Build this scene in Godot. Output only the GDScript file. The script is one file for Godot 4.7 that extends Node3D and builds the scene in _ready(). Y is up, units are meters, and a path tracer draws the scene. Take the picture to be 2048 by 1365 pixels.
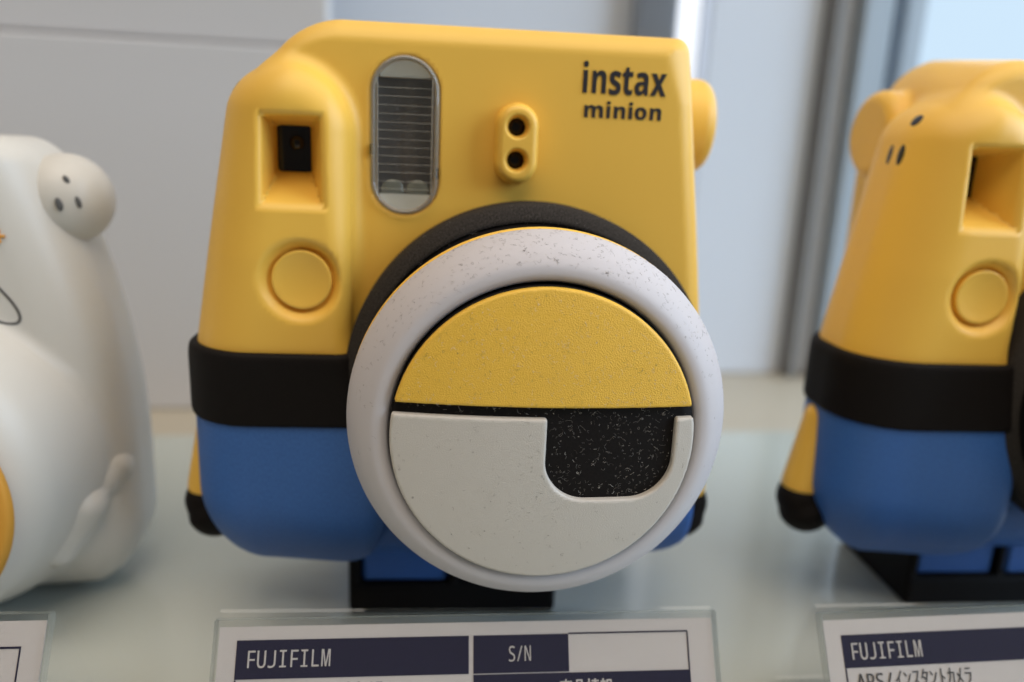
extends Node3D

const MM := 0.001
var rng := RandomNumberGenerator.new()
var M := {}

# ------------------------------------------------------------------ helpers: fields and meshing
func rmax(a: float, b: float, r: float) -> float:
	var u := a + r
	var v := b + r
	if u <= 0.0 or v <= 0.0:
		return maxf(a, b)
	return sqrt(u * u + v * v) - r

func rmin(a: float, b: float, r: float) -> float:
	return -rmax(-a, -b, r)

func capsule(p: Vector3, a: Vector3, b: Vector3, ra: float, rb: float) -> float:
	var ab := b - a
	var t := clampf((p - a).dot(ab) / ab.length_squared(), 0.0, 1.0)
	return (p - a - ab * t).length() - lerpf(ra, rb, t)

func rbox(p: Vector3, lo: Vector3, hi: Vector3, r: float) -> float:
	var q := (p - (lo + hi) * 0.5).abs() - (hi - lo) * 0.5 + Vector3(r, r, r)
	return q.max(Vector3.ZERO).length() + minf(maxf(q.x, maxf(q.y, q.z)), 0.0) - r

# surface nets of a distance field given in millimetres; the mesh is in metres
func nets(f: Callable, lo: Vector3, hi: Vector3, cell: float) -> Array:
	var B := 4
	var bn := Vector3i(((hi - lo) / (cell * B)).ceil())
	var n := bn * B
	var sx := n.x + 1
	var sxy := sx * (n.y + 1)
	var g := PackedFloat32Array()
	g.resize(sxy * (n.z + 1))
	g.fill(1e3)
	var near: Array[Vector3i] = []
	var half := cell * B * 0.5
	var reach := half * 1.7321 * 1.32 + cell * 0.5
	for bz in bn.z:
		for by in bn.y:
			for bx in bn.x:
				var d: float = f.call(lo + Vector3(bx + 0.5, by + 0.5, bz + 0.5) * cell * B)
				if absf(d) < reach:
					near.append(Vector3i(bx, by, bz))
				elif d < 0.0:
					for k in B + 1:
						for j in B + 1:
							var o := (bx * B) + (by * B + j) * sx + (bz * B + k) * sxy
							for i in B + 1:
								g[o + i] = -1e3
	var done := PackedByteArray()
	done.resize(g.size())
	for b in near:
		for k in B + 1:
			for j in B + 1:
				var o := (b.x * B) + (b.y * B + j) * sx + (b.z * B + k) * sxy
				for i in B + 1:
					if done[o + i] == 0:
						done[o + i] = 1
						g[o + i] = f.call(lo + Vector3(b.x * B + i, b.y * B + j, b.z * B + k) * cell)
	var idx := PackedInt32Array()
	idx.resize(g.size())
	idx.fill(-1)
	var verts := PackedVector3Array()
	var norms := PackedVector3Array()
	var off := [0, 1, sx, sx + 1, sxy, sxy + 1, sxy + sx, sxy + sx + 1]
	var edges := [[0, 1], [2, 3], [4, 5], [6, 7], [0, 2], [1, 3], [4, 6], [5, 7], [0, 4], [1, 5], [2, 6], [3, 7]]
	var v8 := PackedFloat32Array()
	v8.resize(8)
	var crossed := PackedInt32Array()
	var h := cell * 0.12
	for b in near:
		for k in B:
			for j in B:
				for i in B:
					var c := (b.x * B + i) + (b.y * B + j) * sx + (b.z * B + k) * sxy
					var inside := 0
					for q in 8:
						v8[q] = g[c + off[q]]
						if v8[q] < 0.0:
							inside += 1
					if inside == 0 or inside == 8:
						continue
					var s := Vector3.ZERO
					var m := 0
					for e in edges:
						var a: int = e[0]
						var z: int = e[1]
						var va := v8[a]
						var vz := v8[z]
						if (va < 0.0) != (vz < 0.0):
							var t := va / (va - vz)
							var pa := Vector3(a & 1, (a >> 1) & 1, a >> 2)
							var pz := Vector3(z & 1, (z >> 1) & 1, z >> 2)
							s += pa.lerp(pz, t)
							m += 1
					var p := lo + (Vector3(b.x * B + i, b.y * B + j, b.z * B + k) + s / m) * cell
					var d0: float = f.call(p)
					var gr := Vector3(f.call(p + Vector3(h, 0, 0)) - d0, f.call(p + Vector3(0, h, 0)) - d0, f.call(p + Vector3(0, 0, h)) - d0) / h
					var l2 := gr.length_squared()
					if l2 > 0.01:
						p -= gr * clampf(d0 / l2, -cell * 0.5, cell * 0.5)
					else:
						gr = Vector3.BACK
					idx[c] = verts.size()
					crossed.append(c)
					verts.append(p * MM)
					norms.append(gr.normalized())
	var tris := PackedInt32Array()
	var axes := [[1, sx, sxy], [sx, sxy, 1], [sxy, 1, sx]]
	for c in crossed:
		for a in axes:
			var e0: int = a[0]
			var u: int = a[1]
			var w: int = a[2]
			if c + e0 >= g.size() or c - u - w < 0:
				continue
			var s0 := g[c] < 0.0
			if s0 == (g[c + e0] < 0.0):
				continue
			var i0 := idx[c]
			var i1 := idx[c - u]
			var i2 := idx[c - u - w]
			var i3 := idx[c - w]
			if i0 < 0 or i1 < 0 or i2 < 0 or i3 < 0:
				continue
			var fn := (verts[i1] - verts[i0]).cross(verts[i2] - verts[i0])
			if fn.dot(norms[i0] + norms[i1] + norms[i2] + norms[i3]) < 0.0:
				tris.append_array([i0, i1, i2, i0, i2, i3])
			else:
				tris.append_array([i0, i2, i1, i0, i3, i2])
	var arr := []
	arr.resize(Mesh.ARRAY_MAX)
	arr[Mesh.ARRAY_VERTEX] = verts
	arr[Mesh.ARRAY_NORMAL] = norms
	arr[Mesh.ARRAY_INDEX] = tris
	return arr

# meshes that are worked out side by side: name -> [field, low corner, high corner, cell]
func nets_all(jobs: Dictionary) -> Dictionary:
	var done := {}
	var lock := Mutex.new()
	var ids := []
	for k in jobs:
		var j: Array = jobs[k]
		ids.append(WorkerThreadPool.add_task(func():
			var a := nets(j[0], j[1], j[2], j[3])
			lock.lock()
			done[k] = a
			lock.unlock()))
	for id in ids:
		WorkerThreadPool.wait_for_task_completion(id)
	var out := {}
	for k in jobs:
		var mesh := ArrayMesh.new()
		mesh.add_surface_from_arrays(Mesh.PRIMITIVE_TRIANGLES, done[k])
		out[k] = mesh
	return out

# a lathe round the z axis: points are (radius, z) in mm, front faces outwards
func lathe(points: PackedVector2Array, centre: Vector3, steps := 128, smooth := true) -> ArrayMesh:
	var st := SurfaceTool.new()
	st.begin(Mesh.PRIMITIVE_TRIANGLES)
	st.set_smooth_group(0 if smooth else -1)
	for i in points.size() - 1:
		var a := points[i]
		var b := points[i + 1]
		for k in steps:
			var t0 := TAU * k / steps
			var t1 := TAU * (k + 1) / steps
			var p00 := (centre + Vector3(cos(t0) * a.x, sin(t0) * a.x, a.y)) * MM
			var p01 := (centre + Vector3(cos(t1) * a.x, sin(t1) * a.x, a.y)) * MM
			var p10 := (centre + Vector3(cos(t0) * b.x, sin(t0) * b.x, b.y)) * MM
			var p11 := (centre + Vector3(cos(t1) * b.x, sin(t1) * b.x, b.y)) * MM
			if a.x > 0.001:
				for v in [p00, p11, p01]:
					st.add_vertex(v)
			if b.x > 0.001:
				for v in [p00, p10, p11]:
					st.add_vertex(v)
	st.index()
	st.generate_normals()
	return st.commit()

# Catmull-Rom through profile points
func curve(points: Array, per := 5) -> PackedVector2Array:
	var out := PackedVector2Array()
	for i in points.size() - 1:
		var p0: Vector2 = points[maxi(i - 1, 0)]
		var p1: Vector2 = points[i]
		var p2: Vector2 = points[i + 1]
		var p3: Vector2 = points[mini(i + 2, points.size() - 1)]
		for k in per:
			out.append(p1.cubic_interpolate(p2, p0, p3, float(k) / per))
	out.append(points[-1])
	return out

func quad(st: SurfaceTool, a: Vector3, b: Vector3, c: Vector3, d: Vector3) -> void:
	for v in [a, b, c, a, c, d]:
		st.add_vertex(v)

# a box with chamfered edges, sizes in metres
func chamfer_box(size: Vector3, ch: float) -> ArrayMesh:
	var st := SurfaceTool.new()
	st.begin(Mesh.PRIMITIVE_TRIANGLES)
	st.set_smooth_group(-1)
	var h := size * 0.5
	var pts := PackedVector3Array()
	for sx in [-1, 1]:
		for sy in [-1, 1]:
			for sz in [-1, 1]:
				var s := Vector3(sx, sy, sz)
				pts.append(s * (h - Vector3(0, ch, ch)))
				pts.append(s * (h - Vector3(ch, 0, ch)))
				pts.append(s * (h - Vector3(ch, ch, 0)))
	var P := func(sx: int, sy: int, sz: int, k: int) -> Vector3:
		return pts[((sx * 2 + sy) * 2 + sz) * 3 + k]
	var out := func(a: Vector3, b: Vector3, c: Vector3, d: Vector3):
		var nn := (b - a).cross(c - a)
		if nn.dot(a + b + c + d) > 0.0:
			quad(st, a, d, c, b)
		else:
			quad(st, a, b, c, d)
	for s in 2:
		out.call(P.call(s, 0, 0, 0), P.call(s, 1, 0, 0), P.call(s, 1, 1, 0), P.call(s, 0, 1, 0))
		out.call(P.call(0, s, 0, 1), P.call(1, s, 0, 1), P.call(1, s, 1, 1), P.call(0, s, 1, 1))
		out.call(P.call(0, 0, s, 2), P.call(1, 0, s, 2), P.call(1, 1, s, 2), P.call(0, 1, s, 2))
		for t in 2:
			out.call(P.call(s, t, 0, 0), P.call(s, t, 1, 0), P.call(s, t, 1, 1), P.call(s, t, 0, 1))
			out.call(P.call(s, 0, t, 0), P.call(s, 1, t, 0), P.call(s, 1, t, 2), P.call(s, 0, t, 2))
			out.call(P.call(0, s, t, 1), P.call(1, s, t, 1), P.call(1, s, t, 2), P.call(0, s, t, 2))
			for u in 2:
				var a: Vector3 = P.call(s, t, u, 0)
				var b: Vector3 = P.call(s, t, u, 1)
				var c: Vector3 = P.call(s, t, u, 2)
				if (b - a).cross(c - a).dot(a) > 0.0:
					var x := b
					b = c
					c = x
				for v in [a, b, c]:
					st.add_vertex(v)
	st.generate_normals()
	return st.commit()

# a tube of six sides along points in metres
func tube(st: SurfaceTool, pts: PackedVector3Array, r: float, sides := 6) -> void:
	for i in pts.size() - 1:
		var d := (pts[i + 1] - pts[i]).normalized()
		var u := d.cross(Vector3(0.3, 0.2, 0.93)).normalized()
		if absf(d.dot(Vector3(0.3, 0.2, 0.93))) > 0.99:
			u = d.cross(Vector3.UP).normalized()
		var w := d.cross(u)
		for k in sides:
			var a := u * cos(TAU * k / sides) + w * sin(TAU * k / sides)
			var b := u * cos(TAU * (k + 1) / sides) + w * sin(TAU * (k + 1) / sides)
			quad(st, pts[i] + a * r, pts[i] + b * r, pts[i + 1] + b * r, pts[i + 1] + a * r)

func begin() -> SurfaceTool:
	var st := SurfaceTool.new()
	st.begin(Mesh.PRIMITIVE_TRIANGLES)
	st.set_smooth_group(-1)
	return st

func finish(st: SurfaceTool) -> ArrayMesh:
	st.generate_normals()
	return st.commit()

# ------------------------------------------------------------------ helpers: nodes
func part(parent: Node, called: String, mesh: Mesh, material: Material, at := Vector3.ZERO) -> MeshInstance3D:
	var o := MeshInstance3D.new()
	o.name = called
	o.mesh = mesh
	o.material_override = material
	parent.add_child(o, true)
	o.position = at
	return o

func thing(called: String, label: String, category: String, at: Vector3, turn := 0.0, group := "") -> Node3D:
	var o := Node3D.new()
	o.name = called
	add_child(o, true)
	o.position = at
	o.rotation_degrees.y = turn
	o.set_meta("label", label)
	o.set_meta("category", category)
	if group != "":
		o.set_meta("group", group)
	return o

func structure(called: String, mesh: Mesh, material: Material, at: Vector3, turn := 0.0) -> MeshInstance3D:
	var o := part(self, called, mesh, material, at)
	o.rotation_degrees.y = turn
	o.set_meta("kind", "structure")
	return o

func lin(r: float, g: float, b: float) -> Color:
	return Color(r, g, b).linear_to_srgb()

func noise_normal(freq: float, strength: float, seed_: int) -> NoiseTexture2D:
	var n := FastNoiseLite.new()
	n.seed = seed_
	n.noise_type = FastNoiseLite.TYPE_SIMPLEX
	n.frequency = freq
	n.fractal_octaves = 3
	var t := NoiseTexture2D.new()
	t.width = 512
	t.height = 512
	t.seamless = true
	t.as_normal_map = true
	t.bump_strength = strength
	t.noise = n
	return t

func noise_tint(freq: float, lo: Color, hi: Color, seed_: int, octaves := 4) -> NoiseTexture2D:
	var n := FastNoiseLite.new()
	n.seed = seed_
	n.noise_type = FastNoiseLite.TYPE_SIMPLEX
	n.frequency = freq
	n.fractal_octaves = octaves
	var t := NoiseTexture2D.new()
	t.width = 512
	t.height = 512
	t.seamless = true
	t.noise = n
	var g := Gradient.new()
	g.set_color(0, lo)
	g.set_color(1, hi)
	t.color_ramp = g
	return t

func plastic(color: Color, rough: float, grain := 0.0, scale := 120.0, spec := 0.5) -> StandardMaterial3D:
	var m := StandardMaterial3D.new()
	m.albedo_color = color
	m.roughness = rough
	m.metallic_specular = spec
	if grain > 0.0:
		m.uv1_triplanar = true
		m.uv1_scale = Vector3.ONE * scale
		m.normal_enabled = true
		m.normal_texture = M.grain
		m.normal_scale = grain
	return m

func clear(color: Color, alpha: float, rough := 0.05) -> StandardMaterial3D:
	var m := StandardMaterial3D.new()
	m.albedo_color = Color(color, alpha)
	m.transparency = BaseMaterial3D.TRANSPARENCY_ALPHA
	m.roughness = rough
	m.cull_mode = BaseMaterial3D.CULL_DISABLED
	return m

func materials() -> void:
	M.grain = noise_normal(0.09, 5.0, 3)
	M.yellow = plastic(lin(0.86, 0.512, 0.076), 0.45, 0.12, 160.0)
	M.yellow_panel = plastic(lin(0.77, 0.455, 0.045), 0.5, 0.65, 62.0)
	M.blue = plastic(lin(0.039, 0.148, 0.46), 0.5, 0.12, 160.0)
	M.blue.albedo_texture = noise_tint(0.012, Color(0.86, 0.88, 0.92), Color(1, 1, 1), 21)
	M.black = plastic(lin(0.0095, 0.0075, 0.007), 0.65, 0.3, 120.0, 0.25)
	M.black.albedo_texture = noise_tint(0.02, Color(0.8, 0.8, 0.8), Color(1, 1, 1), 8)
	M.dusty_black = plastic(lin(0.085, 0.074, 0.065), 0.9, 0.5, 120.0, 0.2)
	M.dusty_black.albedo_texture = noise_tint(0.035, Color(0.35, 0.35, 0.35), Color(1, 1, 1), 11)
	M.gloss_black = plastic(lin(0.008, 0.008, 0.009), 0.08)
	M.slot_grey = plastic(lin(0.1, 0.1, 0.1), 0.6)
	M.cap_white = plastic(lin(0.515, 0.488, 0.5), 0.6, 0.12, 150.0)
	M.cap_grey = plastic(lin(0.51, 0.475, 0.425), 0.5, 0.28, 62.0)
	M.white = plastic(lin(0.63, 0.605, 0.55), 0.4, 0.1, 120.0)
	M.pale = plastic(lin(0.52, 0.54, 0.5), 0.3)
	M.print_black = plastic(lin(0.02, 0.018, 0.022), 0.5)
	M.ink = plastic(lin(0.014, 0.012, 0.034), 0.6, 0.0, 1.0, 0.2)
	M.ink_text = plastic(lin(0.03, 0.028, 0.03), 0.6)
	M.paper = plastic(lin(0.47, 0.44, 0.42), 0.75, 0.15, 60.0)
	M.orange = plastic(lin(0.7, 0.33, 0.04), 0.5)
	M.acrylic = clear(Color(0.6, 0.66, 0.62), 0.008, 0.04)
	M.acrylic_edge = clear(Color(0.6, 0.63, 0.6), 0.16, 0.1)
	M.lens_clear = clear(Color(0.95, 0.97, 0.95), 0.03, 0.03)
	M.lens_rim = clear(Color(0.95, 0.92, 0.84), 0.24, 0.04)
	M.groove = clear(Color(0.85, 0.83, 0.78), 0.5, 0.2)
	M.reflector = StandardMaterial3D.new()
	M.reflector.albedo_color = lin(0.17, 0.145, 0.125)
	M.reflector.metallic = 1.0
	M.reflector.roughness = 0.5
	M.tube_glass = clear(Color(0.6, 0.62, 0.55), 0.35, 0.1)
	M.frosted = plastic(lin(0.46, 0.46, 0.4), 0.3)
	M.lint_light = plastic(lin(0.6, 0.56, 0.5), 0.9)
	M.lint_dim = plastic(lin(0.24, 0.22, 0.2), 0.9)
	M.lint_grey = plastic(lin(0.2, 0.18, 0.17), 0.9)
	M.lint_dark = plastic(lin(0.1, 0.085, 0.07), 0.9)
	M.shelf = plastic(lin(0.47, 0.5, 0.455), 0.07, 0.02, 12.0, 0.6)
	M.ledge = plastic(lin(0.45, 0.4, 0.31), 0.5)
	M.wall = plastic(lin(0.6, 0.59, 0.59), 0.5)
	M.wall_cool = plastic(lin(0.7, 0.745, 0.82), 0.45)
	M.floor = plastic(lin(0.16, 0.14, 0.12), 0.6)
	M.steel = StandardMaterial3D.new()
	M.steel.albedo_color = lin(0.5, 0.52, 0.55)
	M.steel.metallic = 1.0
	M.steel.roughness = 0.32
	M.dark_steel = plastic(lin(0.21, 0.205, 0.2), 0.5)
	M.grey_steel = plastic(lin(0.36, 0.42, 0.48), 0.4)
	M.light_steel = plastic(lin(0.62, 0.62, 0.64), 0.35)

# ------------------------------------------------------------------ the yellow and blue camera
func body_field(p: Vector3) -> float:
	var x := p.x
	var y := p.y
	var z := p.z
	# the block that carries the lens
	var side := maxf(x - 45.5, 0.99 * (x - 45.5) + 0.1416 * (y - 84.0))
	var taper := (x - 46.5 - 0.25 * (z + 10.0)) * 0.97
	var bevel := (x - 31.9 - 0.143 * (140.0 - y) + 0.55 * z) * 0.87
	var r := rmax(rmax(side, taper, 8.0), bevel, 6.0)
	var lt := -0.99 * (x + 61.0) + 0.07 * (y - 75.0)
	var ltb := (-x - 60.0 - 0.3 * (z + 15.0)) * 0.958
	var sides := maxf(r, rmax(lt, ltb, 8.0))
	var top := y - 143.2 + 0.1 * z
	var d := rmax(sides, top, lerpf(3.0, 16.0, clampf((-20.0 - x) / 22.0, 0.0, 1.0)))
	d = rmax(d, z, lerpf(2.2, 5.0, clampf((y - 130.0) / 12.0, 0.0, 1.0)))
	d = rmax(d, -50.0 - z, 10.0)
	d = rmax(d, 17.0 - y, 18.0)
	if z < -28.0:
		d = rmin(d, rbox(p, Vector3(-50, 78, -60), Vector3(36, 126, -40), 10.0), 4.0)
	if x < -14.0:
		# grip on the left
		var left := maxf(-(x + 73.8), -0.9867 * (x + 73.2) + 0.1628 * (y - 76.0))
		var front := z - 9.0 + 0.04 * maxf(y - 95.0, 0.0)
		var a := rmax(rmax(left, front, 15.0), -26.0 - z, 14.0)
		var right := x + 38.0 - 7.5 * (1.0 - smoothstep(50.0, 80.0, y))
		var t := rmax(y - 134.5, right, 14.0)
		var w := clampf((-42.0 - x) / 16.0, 0.0, 1.0)
		var grip := rmax(a, t, lerpf(lerpf(4.0, 6.5, clampf((y - 90.0) / 30.0, 0.0, 1.0)), 10.0, w))
		grip = rmax(grip, 19.0 - y, lerpf(19.0, 22.0, w))
		d = rmin(d, grip, 3.0)
	if y > 105.0 and z < -8.0:
		var ear := sqrt((y - 126.6) * (y - 126.6) + (z + 31.0) * (z + 31.0)) - 11.4
		ear = rmax(ear, maxf(x - 47.4, -60.0 - x), 3.4)
		d = rmin(d, ear, 1.2)
	return d

func yellow_field(p: Vector3) -> float:
	var d := maxf(body_field(p), 68.0 - p.y)
	if p.z < -12.0 or d < -16.0:
		return d
	# viewfinder recess
	var t := (p.z + 4.0) / 13.0
	var c := maxf(maxf(lerpf(-54.3, -55.6, t) - p.x, p.x - lerpf(-47.4, -43.0, t)), maxf(lerpf(112.4, 105.6, t) - p.y, p.y - lerpf(121.8, 123.9, t)))
	c = rmax(c, -4.0 - p.z, 0.3)
	d = rmax(d, -c, 1.4)
	# shutter button dish
	var rad := Vector2(p.x + 47.9, p.y - 90.6).length()
	c = maxf((rad - 6.75 - (p.z - 6.6) * 0.8) * 0.78, 6.2 - p.z)
	d = rmax(d, -c, 0.7)
	# flash pocket
	var dy := clampf(p.y - 120.5, -9.1, 9.1)
	c = maxf(Vector2(p.x + 27.2, p.y - 120.5 - dy).length() - 7.35, -8.5 - p.z)
	return rmax(d, -c, 0.5)

func blue_field(p: Vector3) -> float:
	return rmax(body_field(p) - 0.8, p.y - 64.0, 1.0)

func band_field(p: Vector3) -> float:
	var d := rmax(body_field(p) - 1.7, absf(p.y - 66.8) - 8.2, 1.0)
	return d

func knob_field(p: Vector3) -> float:
	var dy := clampf(p.y - 120.0, -3.75, 3.75)
	var d := (Vector2(p.x + 3.6, p.y - 120.0 - dy).length() - 4.75 + maxf(p.z, 0.0) * 0.16) * 0.98
	d = rmax(d, p.z - 4.6, 1.1)
	d = maxf(d, -0.6 - p.z)
	for hy in [123.5, 116.7]:
		var c := maxf(Vector2(p.x + 3.7, p.y - hy).length() - 1.85 - maxf(p.z - 2.6, 0.0) * 0.3, 0.3 - p.z)
		d = rmax(d, -c, 0.35)
	return d

func disc_z(r2: float) -> float:
	return 36.4 + 2.3 * (1.0 - r2 / 784.0)

func panel_yellow(p: Vector3) -> float:
	var r2 := p.x * p.x + p.y * p.y
	var d := rmax(sqrt(r2) - 28.25, 6.7 - p.y, 0.25)
	return rmax(d, absf(p.z - disc_z(r2) + 0.5) - 1.5, 0.5)

func panel_grey(p: Vector3) -> float:
	var r2 := p.x * p.x + p.y * p.y
	var d := rmax(sqrt(r2) - 28.25, p.y - 4.6, 0.3)
	# thumb notch
	var q := Vector2(absf(p.x - 12.3) - 12.1 + 8.0, -11.4 - p.y + 8.0)
	var notch := q.max(Vector2.ZERO).length() + minf(maxf(q.x, q.y), 0.0) - 8.0
	d = rmax(d, -notch, 0.5)
	return rmax(d, absf(p.z - disc_z(r2) + 0.5) - 1.5, 0.5)

func base_field(p: Vector3) -> float:
	var d := rbox(p, Vector3(-41.2, 0, -46), Vector3(12.6, 9.0, -9), 1.6)
	d = minf(d, rbox(p, Vector3(-41.2, 1, -46), Vector3(-38.4, 20, -9.4), 1.0))
	return minf(d, rbox(p, Vector3(-15.2, 1, -46), Vector3(-13.2, 20, -9.6), 0.8))

func text_mesh(s: String, size: float, bold: bool, mono := false, depth := 0.0002) -> TextMesh:
	var f := SystemFont.new()
	f.font_names = PackedStringArray(["Droid Sans Mono" if mono else "Droid Sans"])
	f.font_weight = 700 if bold else 400
	var t := TextMesh.new()
	t.text = s
	t.font = f
	t.font_size = 64
	t.pixel_size = size / 64.0
	t.depth = depth
	t.horizontal_alignment = HORIZONTAL_ALIGNMENT_LEFT
	t.vertical_alignment = VERTICAL_ALIGNMENT_BOTTOM
	t.curve_step = 1.0
	return t

# put lettering so that its glyphs fill the box lo..hi (metres, in the parent's x and y) at depth z
func lettering(parent: Node, called: String, s: String, lo: Vector2, hi: Vector2, z: float, material: Material, bold := false, mono := false) -> MeshInstance3D:
	var t := text_mesh(s, 0.01, bold, mono)
	var o := part(parent, called, t, material)
	var bb := t.get_aabb()
	o.scale = Vector3((hi.x - lo.x) / bb.size.x, (hi.y - lo.y) / bb.size.y, 1.0)
	o.position = Vector3(lo.x - bb.position.x * o.scale.x, lo.y - bb.position.y * o.scale.y, z)
	return o

func stadium_ring(cx: float, cy: float, half: float, prof: Array, steps := 24) -> ArrayMesh:
	# sweeps (radius, z) pairs round a stadium
	var st := SurfaceTool.new()
	st.begin(Mesh.PRIMITIVE_TRIANGLES)
	st.set_smooth_group(0)
	var n := steps * 2 + 2
	var at := func(k: int, q: Vector2) -> Vector3:
		k = k % n
		var up := k <= steps
		var a := PI * k / steps if up else PI + PI * (k - steps - 1) / steps
		return Vector3(cx + cos(a) * q.x, cy + (half if up else -half) + sin(a) * q.x, q.y) * MM
	for i in prof.size() - 1:
		for k in n:
			quad(st, at.call(k, prof[i]), at.call(k, prof[i + 1]), at.call(k + 1, prof[i + 1]), at.call(k + 1, prof[i]))
	st.index()
	st.generate_normals()
	return st.commit()

func fibres(count: int, spot: Callable, thick: float, longest: float) -> ArrayMesh:
	# spot() gives [point, tangent, bitangent, normal] in mm
	var st := begin()
	for k in count:
		var s: Array = spot.call()
		var p: Vector3 = s[0]
		var nn: Vector3 = s[3]
		var head := rng.randf() * TAU
		var bend := rng.randfn(0.0, 0.8)
		var pts := PackedVector3Array()
		var n := rng.randi_range(3, 8)
		var step := rng.randf_range(0.07, longest / 8.0)
		p += nn * (thick * 0.6)
		for i in n:
			pts.append(p * MM)
			head += bend + rng.randfn(0.0, 0.25)
			p += (s[1] * cos(head) + s[2] * sin(head)) * step + nn * rng.randf_range(-0.01, 0.03)
		tube(st, pts, thick * MM * rng.randf_range(0.6, 1.2), 3)
	return finish(st)

func build_camera(label: String, at: Vector3, turn: float) -> Node3D:
	var cam := thing("instant_camera", label, "camera", at, turn, "yellow and blue instant cameras on the shelf")
	var cx := 0.8
	var cy := 67.2
	var arm_l := func(p: Vector3) -> float: return capsule(p, Vector3(-71.6, 54.5, -11), Vector3(-74.4, 36, -11), 4.6, 5.4)
	var tip_l := func(p: Vector3) -> float: return capsule(p, Vector3(-74.4, 32.0, -11), Vector3(-73.2, 29.8, -10.6), 6.3, 7.1)
	var arm_r := func(p: Vector3) -> float: return capsule(p, Vector3(42.4, 54.5, -11), Vector3(44.6, 36, -11), 4.6, 5.4)
	var tip_r := func(p: Vector3) -> float: return capsule(p, Vector3(44.7, 32.0, -11), Vector3(43.6, 29.8, -10.6), 6.3, 7.1)
	var low := Vector3(-83, 20, -21)
	var lor := Vector3(34, 20, -21)
	var mesh := nets_all({
		"body": [yellow_field, Vector3(-80, 66, -66), Vector3(52, 152, 14), 0.9],
		"lower": [blue_field, Vector3(-80, 13, -66), Vector3(52, 68, 14), 1.3],
		"band": [band_field, Vector3(-80, 56, -66), Vector3(52, 78, 16), 1.1],
		"knob": [knob_field, Vector3(-9.5, 110.5, -1.2), Vector3(2.5, 129.5, 5.6), 0.34],
		"upper_panel": [panel_yellow, Vector3(-30, 5, 33), Vector3(30, 30, 41), 0.5],
		"lower_panel": [panel_grey, Vector3(-30, -30, 33), Vector3(30, 6, 41), 0.5],
		"arm_l": [arm_l, low, low + Vector3(18, 50, 20), 0.9], "tip_l": [tip_l, low, low + Vector3(20, 22, 22), 0.9],
		"arm_r": [arm_r, lor, lor + Vector3(20, 50, 20), 0.9], "tip_r": [tip_r, lor, lor + Vector3(20, 22, 22), 0.9],
		"foot": [base_field, Vector3(-43, -1.5, -48), Vector3(15, 22, -7), 0.9],
	})
	var body := part(cam, "body", mesh.body, M.yellow)
	body.set_meta("label", "yellow upper shell with rounded grip")
	part(cam, "lower_body", mesh.lower, M.blue).set_meta("label", "blue rounded lower shell")
	part(cam, "band", mesh.band, M.black).set_meta("label", "black rubber band round the body")
	# viewfinder
	var vf := part(cam, "viewfinder_window", chamfer_box(Vector3(7.4, 9.9, 1.0) * MM, 0.3 * MM), M.gloss_black, Vector3(-50.85, 117.1, -3.9) * MM)
	part(vf, "eyepiece", lathe(curve([Vector2(1.6, 0.4), Vector2(1.4, 0.9), Vector2(0.8, 1.3), Vector2(0, 1.45)], 4), Vector3.ZERO, 32), M.gloss_black, Vector3(0.6, 1.2, 0) * MM)
	# shutter button
	part(cam, "shutter_button", lathe(curve([Vector2(6.2, 4.5), Vector2(6.2, 7.4), Vector2(6.05, 7.75), Vector2(5.6, 7.8), Vector2(4.0, 7.45), Vector2(2.0, 7.2), Vector2(0, 7.1)], 4), Vector3(-47.9, 90.6, 0), 64), M.yellow)
	# two-hole sensor block
	var knob := part(cam, "sensor_block", mesh.knob, M.yellow)
	for hy in [123.5, 116.7]:
		part(knob, "sensor_lens", lathe(PackedVector2Array([Vector2(1.9, 0.7), Vector2(1.0, 1.0), Vector2(0, 1.05)]), Vector3(-3.7, hy, 0), 24), M.gloss_black)
	# flash
	var flash := part(cam, "flash", stadium_ring(-27.2, 120.5, 9.1, [Vector2(7.2, -1.0), Vector2(7.2, 0.7), Vector2(6.9, 1.5), Vector2(6.45, 1.75), Vector2(6.15, 1.3), Vector2(6.15, -1.0)]), M.lens_rim)
	flash.set_meta("label", "clear oval flash window")
	var st := begin()
	for k in 24:
		var u0 := -1.0 + k / 12.0
		var u1 := -1.0 + (k + 1) / 12.0
		var a := Vector3(-27.2 + u0 * 6.0, 0, -7.5 + 5.8 * u0 * u0)
		var b := Vector3(-27.2 + u1 * 6.0, 0, -7.5 + 5.8 * u1 * u1)
		quad(st, (a + Vector3(0, 108.4, 0)) * MM, (a + Vector3(0, 132.4, 0)) * MM, (b + Vector3(0, 132.4, 0)) * MM, (b + Vector3(0, 108.4, 0)) * MM)
	for yy in [108.4, 132.4]:
		for k in 24:
			var u0 := -1.0 + k / 12.0
			var u1 := -1.0 + (k + 1) / 12.0
			quad(st, Vector3(-27.2 + u0 * 6.0, yy, -7.5 + 5.8 * u0 * u0) * MM, Vector3(-27.2 + u1 * 6.0, yy, -7.5 + 5.8 * u1 * u1) * MM, Vector3(-27.2 + u1 * 6.0, yy, -1.6) * MM, Vector3(-27.2 + u0 * 6.0, yy, -1.6) * MM)
	part(flash, "reflector", finish(st), M.reflector)
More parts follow.
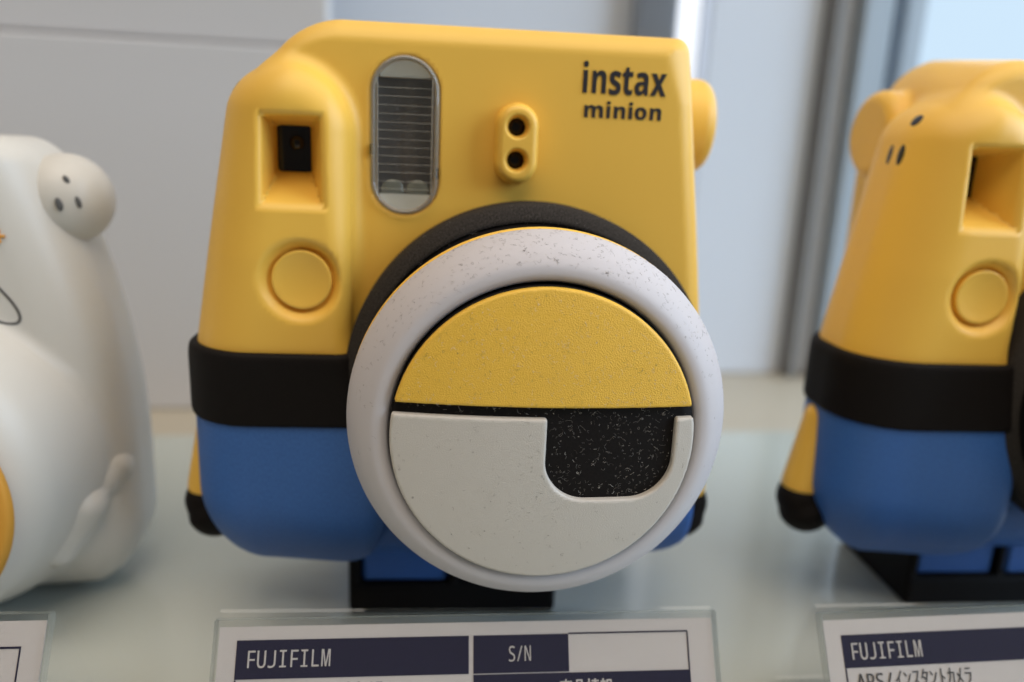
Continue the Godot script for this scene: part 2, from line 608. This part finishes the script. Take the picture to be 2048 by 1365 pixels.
	# end fillers above and below the reflector
	for s in [-1.0, 1.0]:
		st = begin()
		var y0: float = 120.5 + s * 12.0
		for k in 16:
			var xa := -6.0 + 12.0 * k / 16.0
			var xb := -6.0 + 12.0 * (k + 1) / 16.0
			var ya: float = 120.5 + s * (9.1 + sqrt(maxf(0.0, 6.25 * 6.25 - xa * xa)))
			var yb: float = 120.5 + s * (9.1 + sqrt(maxf(0.0, 6.25 * 6.25 - xb * xb)))
			if (ya - y0) * s < 0.0 or (yb - y0) * s < 0.0:
				continue
			quad(st, Vector3(-27.2 + xa, y0, -1.4) * MM, Vector3(-27.2 + xa, ya, -1.0) * MM, Vector3(-27.2 + xb, yb, -1.0) * MM, Vector3(-27.2 + xb, y0, -1.4) * MM)
		part(flash, "end_filler", finish(st), M.frosted)
	for xx in [-29.9, -24.5]:
		part(flash, "tube_end", lathe(curve([Vector2(2.6, 0), Vector2(2.4, 0.5), Vector2(1.3, 0.9), Vector2(0, 1.0)], 4), Vector3.ZERO, 24), M.tube_glass, Vector3(xx, 109.0, -2.6) * MM)
	# front pane and its grooves
	st = begin()
	var fan := PackedVector3Array()
	for k in 50:
		var up := k < 25
		var ang := PI * k / 24.0 if up else PI + PI * (k - 25) / 24.0
		fan.append(Vector3(-27.2 + cos(ang) * 6.3, 120.5 + (9.1 if up else -9.1) + sin(ang) * 6.3, 0.55) * MM)
	for k in 50:
		for v in [Vector3(-27.2, 120.5, 0.8) * MM, fan[(k + 1) % 50], fan[k]]:
			st.add_vertex(v)
	part(flash, "pane", finish(st), M.lens_clear)
	st = begin()
	for k in 13:
		var yy := 109.6 + k * 1.72 + rng.randf_range(-0.1, 0.1)
		tube(st, PackedVector3Array([Vector3(-33.1, yy, 0.62) * MM, Vector3(-27.2, yy, 0.75) * MM, Vector3(-21.3, yy, 0.62) * MM]), 0.035 * MM, 4)
	for s in [-1.0, 1.0]:
		for k in 7:
			var yy: float = 120.5 + s * (12.3 + k * 0.42)
			var hw := sqrt(maxf(0.1, 6.1 * 6.1 - pow(absf(yy - 120.5) - 9.1, 2)))
			tube(st, PackedVector3Array([Vector3(-27.2 - hw, yy, 0.55) * MM, Vector3(-27.2 + hw, yy, 0.55) * MM]), 0.06 * MM, 4)
	for xx in [-32.9, -21.5]:
		tube(st, PackedVector3Array([Vector3(xx, 108.6, 0.4) * MM, Vector3(xx, 132.2, 0.4) * MM]), 0.12 * MM, 4)
	part(flash, "grooves", finish(st), M.groove)
	for c in [Vector3(-34.1, 117.6, 0.6), Vector3(-20.35, 113.2, 0.6)]:
		part(flash, "clip", chamfer_box(Vector3(0.7, 2.4, 1.2) * MM, 0.2 * MM), M.black, c * MM)
	# lens surround
	part(cam, "lens_ring", lathe(curve([Vector2(40.2, -2), Vector2(40.2, 6.5), Vector2(40.0, 8.6), Vector2(39.2, 9.8), Vector2(38.2, 10.6), Vector2(37.2, 11.2), Vector2(36.6, 11.2)], 4), Vector3(cx, cy + 0.8, 0), 160), M.dusty_black).set_meta("label", "dusty black ring behind the lens cap")
	part(cam, "lens_barrel", lathe(PackedVector2Array([Vector2(36.7, 6), Vector2(36.2, 10.9), Vector2(35.8, 11.6), Vector2(35.8, 24.4), Vector2(0, 24.4)]), Vector3(cx, cy + 0.8, 0), 128), M.black)
	# lens cap
	var cap_c := Vector3(cx, cy + 0.5, 0)
	var prof := curve([Vector2(33, 24.6), Vector2(36.4, 24.9), Vector2(37.0, 25.8), Vector2(37.15, 27.2), Vector2(36.8, 28.8), Vector2(35.8, 31.0), Vector2(34.4, 33.2), Vector2(33.0, 34.6), Vector2(31.6, 35.5), Vector2(30.3, 35.7), Vector2(29.4, 35.4), Vector2(28.8, 34.8), Vector2(28.4, 33.4)], 5)
	var cap := part(cam, "lens_cap", lathe(prof, cap_c, 192), M.cap_white)
	cap.set_meta("label", "white round lens cap with two coloured panels")
	part(cap, "rim", lathe(curve([Vector2(35, 22.6), Vector2(36.9, 22.9), Vector2(37.25, 23.8), Vector2(37.1, 24.9), Vector2(36.4, 25.2)], 4), cap_c, 160), M.yellow)
	var disc_c := Vector3(cx, cy + 0.2, 0)
	var plate := PackedVector2Array()
	for k in 13:
		var r := 28.42 * (1.0 - k / 12.0)
		plate.append(Vector2(r, disc_z(r * r) - 0.35))
	plate.insert(0, Vector2(28.42, 33))
	part(cap, "backing_plate", lathe(plate, disc_c, 128), M.black)
	part(cap, "upper_panel", mesh.upper_panel, M.yellow_panel, disc_c * MM)
	part(cap, "lower_panel", mesh.lower_panel, M.cap_grey, disc_c * MM)
	# dust fibres on the cap and the ring
	var on_disc := func() -> Array:
		var p := Vector2.ZERO
		while true:
			p = Vector2(rng.randf_range(-28, 28), rng.randf_range(-28, 28))
			if p.length() < 27.3 and rng.randf() < (1.0 if p.y > 5.0 else 0.35):
				break
		var notch: bool = absf(p.x - 12.3) < 12.0 and p.y < 4.6 and p.y > -11.3
		var lift := -0.33 if (p.y < 6.7 and p.y > 4.6) or notch else 1.0
		return [disc_c + Vector3(p.x, p.y, disc_z(p.length_squared()) + lift), Vector3.RIGHT, Vector3.UP, Vector3.BACK]
	var on_notch := func() -> Array:
		var p := Vector2(rng.randf_range(0.8, 23.8), rng.randf_range(-10.8, 6.0))
		return [disc_c + Vector3(p.x, p.y, disc_z(p.length_squared()) - 0.33), Vector3.RIGHT, Vector3.UP, Vector3.BACK]
	var on_ring := func() -> Array:
		var i := rng.randi_range(8, prof.size() - 22)
		var ang := PI * 0.5 + rng.randfn(0.0, 0.75)
		var q := prof[i].lerp(prof[i + 1], rng.randf())
		var tg := (prof[i + 1] - prof[i]).normalized()
		var er := Vector3(cos(ang), sin(ang), 0)
		var nn := (er * tg.y + Vector3(0, 0, -tg.x)).normalized()
		return [cap_c + er * q.x + Vector3(0, 0, q.y), Vector3(-sin(ang), cos(ang), 0), er * tg.x + Vector3(0, 0, tg.y), nn]
	var on_black := func() -> Array:
		var ang := PI * 0.5 + rng.randfn(0.0, 0.7)
		var er := Vector3(cos(ang), sin(ang), 0)
		var t := rng.randf()
		var q := Vector2(lerpf(40.0, 36.8, t), lerpf(8.6, 11.25, t))
		if rng.randf() < 0.3:
			q = Vector2(35.85, rng.randf_range(12, 22))
			return [cap_c + er * q.x + Vector3(0, 0, q.y), Vector3(-sin(ang), cos(ang), 0), Vector3.BACK, er]
		return [cap_c + er * q.x + Vector3(0, 0, q.y), Vector3(-sin(ang), cos(ang), 0), -er, (er + Vector3.BACK * 1.3).normalized()]
	var lints := [["dark_lint", 620, on_ring, M.lint_grey], ["dark_lint", 420, on_disc, M.lint_dark], ["pale_lint", 700, on_disc, M.lint_light], ["pale_lint", 260, on_ring, M.lint_light], ["pale_lint", 260, on_notch, M.lint_dim], ["pale_lint", 900, on_black, M.lint_dim]]
	for l in lints:
		part(cap, l[0], fibres(l[1], l[2], 0.0175, 1.8), l[3]).set_meta("kind", "stuff")
	# arms at the flanks
	for k in ["l", "r"]:
		var arm := part(cam, "side_arm", mesh["arm_" + k], M.yellow)
		part(arm, "rounded_tip", mesh["tip_" + k], M.black)
	# strap slots in the flank of the grip
	var dot := lathe(curve([Vector2(1.5, 0), Vector2(1.3, 0.25), Vector2(0, 0.35)], 3), Vector3.ZERO, 20)
	for s in [[Vector3(-61.6, 128.4, -5.0), 1.05, 1.1], [Vector3(-63.0, 121.0, -5.0), 0.8, 1.9], [Vector3(-64.1, 121.2, -8.8), 0.75, 1.9]]:
		var o := part(cam, "strap_slot", dot, M.gloss_black, s[0] * MM)
		var nn := Vector3(body_field(s[0] + Vector3(0.2, 0, 0)) - body_field(s[0]), body_field(s[0] + Vector3(0, 0.2, 0)) - body_field(s[0]), body_field(s[0] + Vector3(0, 0, 0.2)) - body_field(s[0])).normalized()
		var at_skin: Vector3 = s[0]
		for it in 6:
			at_skin -= nn * body_field(at_skin)
		o.position = (at_skin - nn * 0.26) * MM
		o.basis = Basis.looking_at(-nn, Vector3.UP).scaled_local(Vector3(s[1], s[2], 1.0))
	# printed name
	lettering(cam, "lettering", "instax", Vector2(10.0, 131.0) * MM, Vector2(28.0, 137.6) * MM, 0.0001, M.print_black, true)
	lettering(cam, "lettering", "minion", Vector2(10.7, 126.2) * MM, Vector2(27.4, 129.7) * MM, 0.0001, M.print_black, true)
	# foot
	var foot := part(cam, "foot", mesh.foot, M.black)
	for xx in [-26.8, -0.6]:
		part(foot, "leg_block", chamfer_box(Vector3(22.4, 14.0, 30.0) * MM, 1.0 * MM), M.blue, Vector3(xx, 15.5, -26) * MM)
	return cam

# ------------------------------------------------------------------ the white camera
func white_field(p: Vector3) -> float:
	var x := absf(p.x)
	var w := 57.0 - 0.0022 * maxf(0.0, p.y - 38.0) * maxf(0.0, p.y - 38.0) * 1.25
	var d := (x - w) * 0.95
	d = rmax(d, -44.0 - p.z, 20.0)
	d = rmax(d, p.z + 2.0 + 0.0011 * p.x * p.x, 12.0)
	d = rmax(d, p.y - 117.0, 6.0)
	d = rmax(d, -p.y, 22.0)
	var q := Vector2(p.x - 12.0, p.y - 42.0).length()
	var barrel := rmax((q - 40.5 + maxf(p.z + 5.0, 0.0) * 0.38) * 0.93, p.z - 17.0, 9.0)
	barrel = maxf(barrel, -20.0 - p.z)
	return rmin(d, barrel, 2.0)

func build_white(at: Vector3, turn: float) -> void:
	var cam := thing("instant_camera", "white pear-shaped instant camera with a translucent side knob", "camera", at, turn)
	var kn := func(p: Vector3) -> float:
		var q := (p - Vector3(44.8, 103.0, -18.5)) / Vector3(10.2, 10.6, 10.0)
		return (q.length() - 1.0) * 8.8
	var lv := func(p: Vector3) -> float:
		return (rmin(capsule(p, Vector3(41.5, 20, -2), Vector3(47, 30.5, -4), 4.6, 5.8), capsule(p, Vector3(48.5, 35, -11), Vector3(49.5, 37, -13), 6.6, 7.0), 1.5))
	var mesh := nets_all({"body": [white_field, Vector3(-66, -3, -48), Vector3(66, 121, 24), 1.3], "knob": [kn, Vector3(32, 90, -32), Vector3(58, 118, -4), 0.8], "lever": [lv, Vector3(30, 10, -24), Vector3(64, 52, 8), 0.9]})
	part(cam, "body", mesh.body, M.white)
	var knob := part(cam, "side_knob", mesh.knob, M.white)
	knob.set_meta("label", "translucent white round side knob")
	for s in [[Vector3(48.0, 107.9, -10.4), 0.45, 0.8, -0.5], [Vector3(46.6, 102.4, -8.7), 0.6, 1.2, -0.2], [Vector3(50.2, 102.9, -10.2), 0.45, 1.1, -0.25]]:
		var slot := part(knob, "slot", lathe(curve([Vector2(1.3, -0.6), Vector2(1.25, 0.35), Vector2(0.9, 0.6), Vector2(0, 0.7)], 3), Vector3.ZERO, 20), M.slot_grey, s[0] * MM)
		slot.rotation = Vector3(0, 0.35, s[3] * -1.0)
		slot.scale = Vector3(s[1], s[2], 1.0)
	# golden front disc
	part(cam, "front_disc", lathe(curve([Vector2(28.5, 16.2), Vector2(28.5, 17.4), Vector2(27.8, 17.9), Vector2(0, 18.4)], 3), Vector3(12.5, 40, 0), 96), M.orange).set_meta("label", "golden yellow disc on the lens front")
	# lever at the foot of the barrel
	part(cam, "lever", mesh.lever, M.white)
	# printed loop and mark
	var st := begin()
	var pts := PackedVector3Array()
	for k in 26:
		var a := -2.0 + 4.2 * k / 25.0
		var q := Vector2(10, 0) + Vector2(cos(a) * 15.0, sin(a) * 4.2).rotated(-0.72)
		var p := Vector3(16.5 + q.x, 86.0 + q.y, 10)
		for it in 8:
			p.z -= white_field(p)
		pts.append(p * MM)
	tube(st, pts, 0.28 * MM, 6)
	part(cam, "printed_line", finish(st), M.print_black)
	st = begin()
	for k in 5:
		var a := k * 1.25
		var p := Vector3(35.4, 95.5, 10)
		for it in 8:
			p.z -= white_field(p)
		tube(st, PackedVector3Array([p * MM, (p + Vector3(cos(a), sin(a), 0.05) * 1.6) * MM]), 0.35 * MM, 6)
	part(cam, "printed_mark", finish(st), M.orange)

# ------------------------------------------------------------------ label cards
const GLYPHS := {
	"i": [[[0.85, 0.95], [0.5, 0.6], [0.1, 0.4]], [[0.5, 0.6], [0.5, 0.0]]],
	"n": [[[0.1, 0.85], [0.35, 0.65]], [[0.1, 0.1], [0.55, 0.3], [0.9, 0.75]]],
	"su": [[[0.15, 0.88], [0.8, 0.88], [0.55, 0.45], [0.08, 0.05]], [[0.5, 0.4], [0.92, 0.05]]],
	"ta": [[[0.4, 0.98], [0.1, 0.5]], [[0.33, 0.8], [0.85, 0.8], [0.6, 0.3], [0.2, 0.0]], [[0.3, 0.55], [0.65, 0.38]]],
	"to": [[[0.4, 0.98], [0.4, 0.0]], [[0.4, 0.6], [0.8, 0.4]]],
	"ka": [[[0.1, 0.72], [0.88, 0.72], [0.82, 0.1], [0.65, 0.08]], [[0.45, 0.98], [0.42, 0.5], [0.1, 0.03]]],
	"me": [[[0.75, 0.95], [0.5, 0.4], [0.1, 0.05]], [[0.25, 0.65], [0.85, 0.15]]],
	"ra": [[[0.2, 0.92], [0.8, 0.92]], [[0.1, 0.65], [0.88, 0.65], [0.7, 0.25], [0.35, 0.0]]],
	"shou": [[[0.5, 1.0], [0.5, 0.88]], [[0.05, 0.87], [0.95, 0.87]], [[0.35, 0.85], [0.42, 0.7]], [[0.68, 0.85], [0.6, 0.7]], [[0.1, 0.0], [0.1, 0.68], [0.9, 0.68], [0.9, 0.0]], [[0.4, 0.66], [0.25, 0.45]], [[0.6, 0.66], [0.75, 0.45]], [[0.3, 0.1], [0.3, 0.38], [0.7, 0.38], [0.7, 0.1], [0.3, 0.1]]],
	"hin": [[[0.3, 0.6], [0.3, 0.95], [0.7, 0.95], [0.7, 0.6], [0.3, 0.6]], [[0.08, 0.05], [0.08, 0.45], [0.42, 0.45], [0.42, 0.05], [0.08, 0.05]], [[0.58, 0.05], [0.58, 0.45], [0.92, 0.45], [0.92, 0.05], [0.58, 0.05]]],
	"jou": [[[0.2, 1.0], [0.2, 0.0]], [[0.08, 0.8], [0.05, 0.6]], [[0.3, 0.8], [0.34, 0.65]], [[0.45, 0.9], [0.95, 0.9]], [[0.45, 0.77], [0.95, 0.77]], [[0.4, 0.64], [1.0, 0.64]], [[0.7, 1.0], [0.7, 0.64]], [[0.5, 0.0], [0.5, 0.52], [0.9, 0.52], [0.9, 0.0]], [[0.5, 0.36], [0.9, 0.36]], [[0.5, 0.2], [0.9, 0.2]]],
	"hou": [[[0.08, 0.85], [0.45, 0.85]], [[0.27, 1.0], [0.27, 0.7]], [[0.03, 0.68], [0.5, 0.68]], [[0.15, 0.65], [0.2, 0.5]], [[0.4, 0.65], [0.35, 0.5]], [[0.05, 0.45], [0.5, 0.45]], [[0.1, 0.28], [0.45, 0.28]], [[0.27, 0.45], [0.27, 0.0]], [[0.6, 0.0], [0.6, 0.92], [0.9, 0.92], [0.9, 0.65], [0.75, 0.65]], [[0.6, 0.5], [0.92, 0.5], [0.65, 0.0]], [[0.68, 0.45], [0.95, 0.0]]],
}

func strokes(parent: Node, called: String, keys: Array, x: float, y: float, w: float, h: float, pitch: float, z: float, material: Material) -> void:
	var st := begin()
	var b := h * 0.045
	for k in keys.size():
		for line in GLYPHS[keys[k]]:
			for i in line.size() - 1:
				var p := Vector2(x + k * pitch + line[i][0] * w, y + line[i][1] * h)
				var q := Vector2(x + k * pitch + line[i + 1][0] * w, y + line[i + 1][1] * h)
				var d := (q - p).normalized() * b
				p -= d * 0.6
				q += d * 0.6
				var n := Vector2(-d.y, d.x)
				var zz: float = z + i * 0.000004
				quad(st, Vector3(p.x + n.x, p.y + n.y, zz), Vector3(q.x + n.x, q.y + n.y, zz), Vector3(q.x - n.x, q.y - n.y, zz), Vector3(p.x - n.x, p.y - n.y, zz))
	part(parent, called, finish(st), material)

func sheet(parent: Node, called: String, x0: float, x1: float, y0: float, y1: float, z: float, material: Material, thick := 0.00006) -> MeshInstance3D:
	var m := BoxMesh.new()
	m.size = Vector3(x1 - x0, y1 - y0, thick)
	return part(parent, called, m, material, Vector3((x0 + x1) * 0.5, (y0 + y1) * 0.5, z))

# a leaning clear stand with a printed card; x runs from 0 at the card's left edge, y downwards is negative from the card's top
func build_stand(label: String, top_left: Vector3, turn: float, roll: float, width: float, drop: float, kind: String) -> void:
	var tilt := deg_to_rad(-30.0)
	var holder := thing("label_stand", label, "sign", Vector3(top_left.x, 0, top_left.z), turn, "clear stands with printed cards")
	var face := Node3D.new()
	face.name = "front"
	holder.add_child(face)
	face.position = Vector3(0, top_left.y, 0)
	face.rotation = Vector3(tilt, 0, roll)
	var lip := 0.0013
	var card := sheet(face, "card", 0.0, width, -drop, 0.0, 0.0, M.paper, 0.0003)
	card.set_meta("label", "white printed card")
	sheet(face, "clear_front", -0.0006, width + 0.0006, -drop, lip, 0.0008, M.acrylic, 0.0007)
	sheet(face, "clear_back", -0.0006, width + 0.0006, -drop, lip, -0.0009, M.acrylic, 0.0007)
	sheet(face, "top_edge", -0.0006, width + 0.0006, lip, lip + 0.00035, 0.0, M.acrylic_edge, 0.0024)
	for e in [-0.0009, width + 0.0006]:
		sheet(face, "side_edge", e, e + 0.0003, -drop, lip, 0.0, M.acrylic_edge, 0.0024)
	# rear leg of bent sheet
	var leg := BoxMesh.new()
	leg.size = Vector3(width + 0.0012, top_left.y + 0.0035, 0.0008)
	var l := part(holder, "rear_leg", leg, M.acrylic, Vector3(width * 0.5, top_left.y * 0.5 + 0.0014, -0.0085))
	l.rotation.x = deg_to_rad(24.0)
	var z := 0.00022
	if kind == "main":
		sheet(face, "header_block", 0.0035, 0.0487, -0.0096, -0.0025, z, M.ink)
		sheet(face, "header_block", 0.0496, 0.0688, -0.0096, -0.0025, z, M.ink)
		sheet(face, "table_line", 0.0688, 0.0935, -0.0026, -0.0023, z, M.ink)
		sheet(face, "table_line", 0.0933, 0.0936, -0.0283, -0.0026, z, M.ink)
		sheet(face, "header_block", 0.0496, 0.0935, -0.0190, -0.0098, z, M.ink)
		sheet(face, "table_line", 0.0035, 0.0038, -0.0283, -0.0097, z, M.ink)
		lettering(face, "lettering", "FUJIFILM", Vector2(0.0058, -0.0076), Vector2(0.0216, -0.0044), z + 0.00008, M.paper, false, true)
		lettering(face, "lettering", "S/N", Vector2(0.0567, -0.0075), Vector2(0.0611, -0.0046), z + 0.00008, M.paper, false, true)
		lettering(face, "lettering", "APS/", Vector2(0.0064, -0.0139), Vector2(0.0145, -0.0106), z + 0.00006, M.ink_text, false, true)
		strokes(face, "lettering", ["i", "n", "su", "ta", "n", "to", "ka", "me", "ra"], 0.0150, -0.0138, 0.0017, 0.0033, 0.00192, z + 0.00006, M.ink_text)
		strokes(face, "lettering", ["shou", "hin", "jou", "hou"], 0.0668, -0.0144, 0.0025, 0.0033, 0.0027, z + 0.00006, M.paper)
	elif kind == "next":
		sheet(face, "header_block", 0.0035, 0.0487, -0.0094, -0.0030, z, M.ink)
		sheet(face, "table_line", 0.0035, 0.0038, -0.0283, -0.0095, z, M.ink)
		lettering(face, "lettering", "FUJIFILM", Vector2(0.0054, -0.0079), Vector2(0.0208, -0.0046), z + 0.00008, M.paper, false, true)
		lettering(face, "lettering", "APS/", Vector2(0.0056, -0.0136), Vector2(0.0134, -0.0106), z + 0.00006, M.ink_text, false, true)
		strokes(face, "lettering", ["i", "n", "su", "ta", "n", "to", "ka", "me", "ra"], 0.0140, -0.0136, 0.0017, 0.0033, 0.00192, z + 0.00006, M.ink_text)
	else:
		var r := width - 0.0040
		sheet(face, "table_line", width - 0.03, r, -0.0050, -0.0046, z, M.ink)
		sheet(face, "table_line", r - 0.0003, r, -0.0283, -0.0050, z, M.ink)
		sheet(face, "header_block", width - 0.05, r - 0.0003, -0.0220, -0.0125, z, M.ink)

# ------------------------------------------------------------------ the display case
func wall_point(xx: float, y: float, zz: float) -> Vector3:
	var a := deg_to_rad(8.0)
	return Vector3(xx * cos(a) + zz * sin(a), y, -xx * sin(a) + zz * cos(a))

func case_box(called: String, x0: float, x1: float, y0: float, y1: float, z0: float, z1: float, material: Material, kind := "structure", label := "", category := "") -> MeshInstance3D:
	var o := part(self, called, chamfer_box(Vector3(x1 - x0, y1 - y0, z1 - z0), 0.0012), material, wall_point((x0 + x1) * 0.5, (y0 + y1) * 0.5, (z0 + z1) * 0.5))
	o.rotation_degrees.y = 8.0
	if kind != "":
		o.set_meta("kind", kind)
	else:
		o.set_meta("label", label)
		o.set_meta("category", category)
	return o

func glowing(color: Color, energy: float) -> StandardMaterial3D:
	var m := StandardMaterial3D.new()
	m.albedo_color = Color(0.12, 0.12, 0.12)
	m.emission_enabled = true
	m.emission = color
	m.emission_energy_multiplier = energy
	return m

func _ready() -> void:
	rng.seed = 20
	# camera: a phone's main lens, close to the subject, tipped down and rolled a little
	var cam := Camera3D.new()
	cam.name = "camera"
	add_child(cam)
	var p := deg_to_rad(14.0)
	var r := deg_to_rad(2.5)
	var fw := Vector3(0, -sin(p), -cos(p))
	var up0 := Vector3(0, cos(p), -sin(p))
	var rt := Vector3.RIGHT * cos(r) + up0 * sin(r)
	var up := -Vector3.RIGHT * sin(r) + up0 * cos(r)
	cam.transform = Transform3D(Basis(rt, up, -fw), Vector3(0, 0.119, 0))
	cam.near = 0.01
	cam.far = 20.0
	var lens := CameraAttributesPhysical.new()
	lens.frustum_focal_length = 27.0
	lens.exposure_aperture = 6.8
	lens.frustum_focus_distance = 0.143
	lens.frustum_near = 0.01
	lens.frustum_far = 20.0
	cam.attributes = lens
	cam.fov = rad_to_deg(2.0 * atan(682.5 / 1541.0))
	cam.current = true
	var env := Environment.new()
	env.background_mode = Environment.BG_COLOR
	env.background_color = Color(0.62, 0.60, 0.58)
	env.background_energy_multiplier = 0.25
	env.tonemap_mode = Environment.TONE_MAPPER_LINEAR
	env.tonemap_exposure = 1.0
	env.sdfgi_enabled = true
	env.ssao_enabled = true
	env.ssil_enabled = true
	var we := WorldEnvironment.new()
	we.name = "environment"
	we.environment = env
	add_child(we)
	materials()

	# lamp over the front of the case
	var lamp := thing("case_lamp", "long white strip lamp above the front of the case", "lamp", wall_point(0.28, 0.50, -0.16), 8.0)
	part(lamp, "housing", chamfer_box(Vector3(0.92, 0.02, 0.24), 0.003), M.light_steel, Vector3(0, 0.016, 0))
	part(lamp, "diffuser", chamfer_box(Vector3(0.88, 0.008, 0.20), 0.002), glowing(Color(1.0, 0.97, 0.92), 1.0))
	var area := AreaLight3D.new()
	area.name = "lamp_light"
	area.area_size = Vector2(0.88, 0.20)
	area.light_energy = 0.075
	area.light_color = Color(1.0, 0.96, 0.91)
	area.shadow_enabled = true
	area.area_range = 6.0
	lamp.add_child(area)
	area.position = Vector3(0, -0.006, 0)
	area.rotation_degrees.x = -90.0
	# daylight window beyond the open side
	var pane := case_box("window", 0.2785, 0.90, -0.02, 0.55, -0.450, -0.446, glowing(Color(0.82, 0.92, 1.0), 0.95))
	var day := AreaLight3D.new()
	day.name = "window_light"
	day.area_size = Vector2(0.60, 0.55)
	day.light_energy = 0.18
	day.light_color = Color(0.84, 0.92, 1.0)
	day.shadow_enabled = true
	day.area_range = 6.0
	add_child(day)
	day.position = wall_point(0.59, 0.265, -0.444)
	day.rotation_degrees.y = 180.0 + 8.0

	# large window of the room beside the case
	var side := thing("room_window", "tall daylight window of the room beside the case", "window", Vector3(1.25, 0.75, 0.1), -90.0)
	part(side, "pane", chamfer_box(Vector3(1.2, 1.1, 0.01), 0.002), glowing(Color(0.86, 0.93, 1.0), 1.2))
	part(side, "frame", chamfer_box(Vector3(1.3, 1.2, 0.02), 0.004), M.light_steel, Vector3(0, 0, -0.02))
	var sky_light := AreaLight3D.new()
	sky_light.name = "side_window_light"
	sky_light.area_size = Vector2(1.2, 1.1)
	sky_light.light_energy = 2.4
	sky_light.light_color = Color(0.80, 0.90, 1.0)
	sky_light.shadow_enabled = true
	sky_light.area_range = 6.0
	side.add_child(sky_light)
	sky_light.position = Vector3(0, 0, 0.008)
	sky_light.rotation_degrees.y = 180.0

	# unseen fill lamp, added above and behind the viewer to light the fronts
	var ceil := thing("added_fill_lamp", "wide unseen fill lamp added above the front of the case", "lamp", Vector3(-0.1, 1.55, 0.6))
	ceil.rotation_degrees.x = 0.0
	part(ceil, "housing", chamfer_box(Vector3(1.7, 0.05, 1.3), 0.005), M.light_steel, Vector3(0, 0.035, 0))
	part(ceil, "diffuser", chamfer_box(Vector3(1.6, 0.02, 1.2), 0.003), glowing(Color(1.0, 0.93, 0.85), 1.5))
	var top := AreaLight3D.new()
	top.name = "added_fill_light"
	top.area_size = Vector2(1.6, 1.2)
	top.light_energy = 1.65
	top.light_color = Color(1.0, 0.93, 0.85)
	top.shadow_enabled = true
	top.area_range = 8.0
	ceil.add_child(top)
	top.position = Vector3(0, -0.014, 0)
	top.rotation_degrees.x = -90.0

	# setting
	structure("floor", chamfer_box(Vector3(6, 0.05, 6), 0.002), M.floor, Vector3(0, -0.95, 0))
	case_box("shelf", -0.9, 0.9, -0.012, 0.0, -0.311, 0.06, M.shelf)
	case_box("ledge", -0.9, 0.9, -0.016, -0.004, -0.47, -0.312, M.ledge)
	case_box("wall_panel", -0.9, -0.0342, -0.004, 0.1565, -0.365, -0.353, M.wall)
	case_box("upper_wall_panel", -0.9, -0.0342, 0.1575, 0.6, -0.372, -0.3570, M.wall)
	case_box("back_wall", -0.06, 0.1370, -0.004, 0.6, -0.43, -0.415, M.wall_cool)
	case_box("back_wall_panel", 0.1560, 0.2190, -0.004, 0.6, -0.43, -0.415, M.wall_cool)
	case_box("post_glint_strip", 0.1375, 0.1555, 0.0, 0.6, -0.434, -0.430, glowing(Color(0.95, 0.97, 1.0), 1.3))  # glowing strip in place of the bright reflection on the steel post
	case_box("metal_post", 0.1125, 0.1340, -0.003, 0.6, -0.414, -0.402, M.steel, "", "brushed steel post behind the lettered camera", "post")
	case_box("dark_edge_post", 0.2195, 0.2260, -0.003, 0.6, -0.425, -0.405, M.dark_steel, "", "narrow dark post at the end of the back panel", "post")
	case_box("light_trim", 0.2265, 0.2345, -0.003, 0.6, -0.425, -0.412, M.light_steel, "", "narrow pale trim beside the dark post", "post")
	case_box("corner_post", 0.2350, 0.2515, -0.003, 0.6, -0.425, -0.404, M.grey_steel, "", "blue-grey corner post behind the turned camera", "post")
	case_box("window_trim", 0.2520, 0.2655, -0.003, 0.6, -0.44, -0.426, M.light_steel, "", "white window trim behind the corner post", "post")
	case_box("window_post", 0.2660, 0.2780, -0.003, 0.6, -0.43, -0.415, M.grey_steel, "", "grey post at the edge of the bright window", "post")

	# cameras
	var o := Vector3(0.0026, 0, -0.1704)
	var main := build_camera("yellow and blue instant camera in sharp focus, lens cap facing the viewer", o, 5.0)
	var a := deg_to_rad(5.0)
	var ax := Vector3(cos(a), 0, -sin(a))
	var az := Vector3(sin(a), 0, cos(a))
	var other := main.duplicate() as Node3D
	other.name = "instant_camera_001"
	add_child(other)
	other.position = o + ax * 0.1523 - az * 0.0027
	other.set_meta("label", "yellow and blue instant camera cut off by the picture's edge, beside bright window")
	build_white(o + ax * -0.152 + az * -0.004, 8.0)

	# label cards
	var tl := func(x: float, y: float, z: float) -> Vector3: return o + ax * x * MM + az * z * MM + Vector3(0, y * MM, 0)
	build_stand("clear card stand before the sharp camera, card with a serial number field", tl.call(-60.4, 25.7, 33.0), 5.0, deg_to_rad(0.6), 0.0987, 0.0285, "main")
	build_stand("clear card stand before the yellow camera beside the window", tl.call(62.2, 26.0, 33.0), 6.0, deg_to_rad(1.2), 0.0987, 0.0285, "next")
	build_stand("clear card stand before the white camera", tl.call(-92.8 - 98.7, 26.3, 33.0), 5.0, deg_to_rad(0.6), 0.0987, 0.0285, "left")
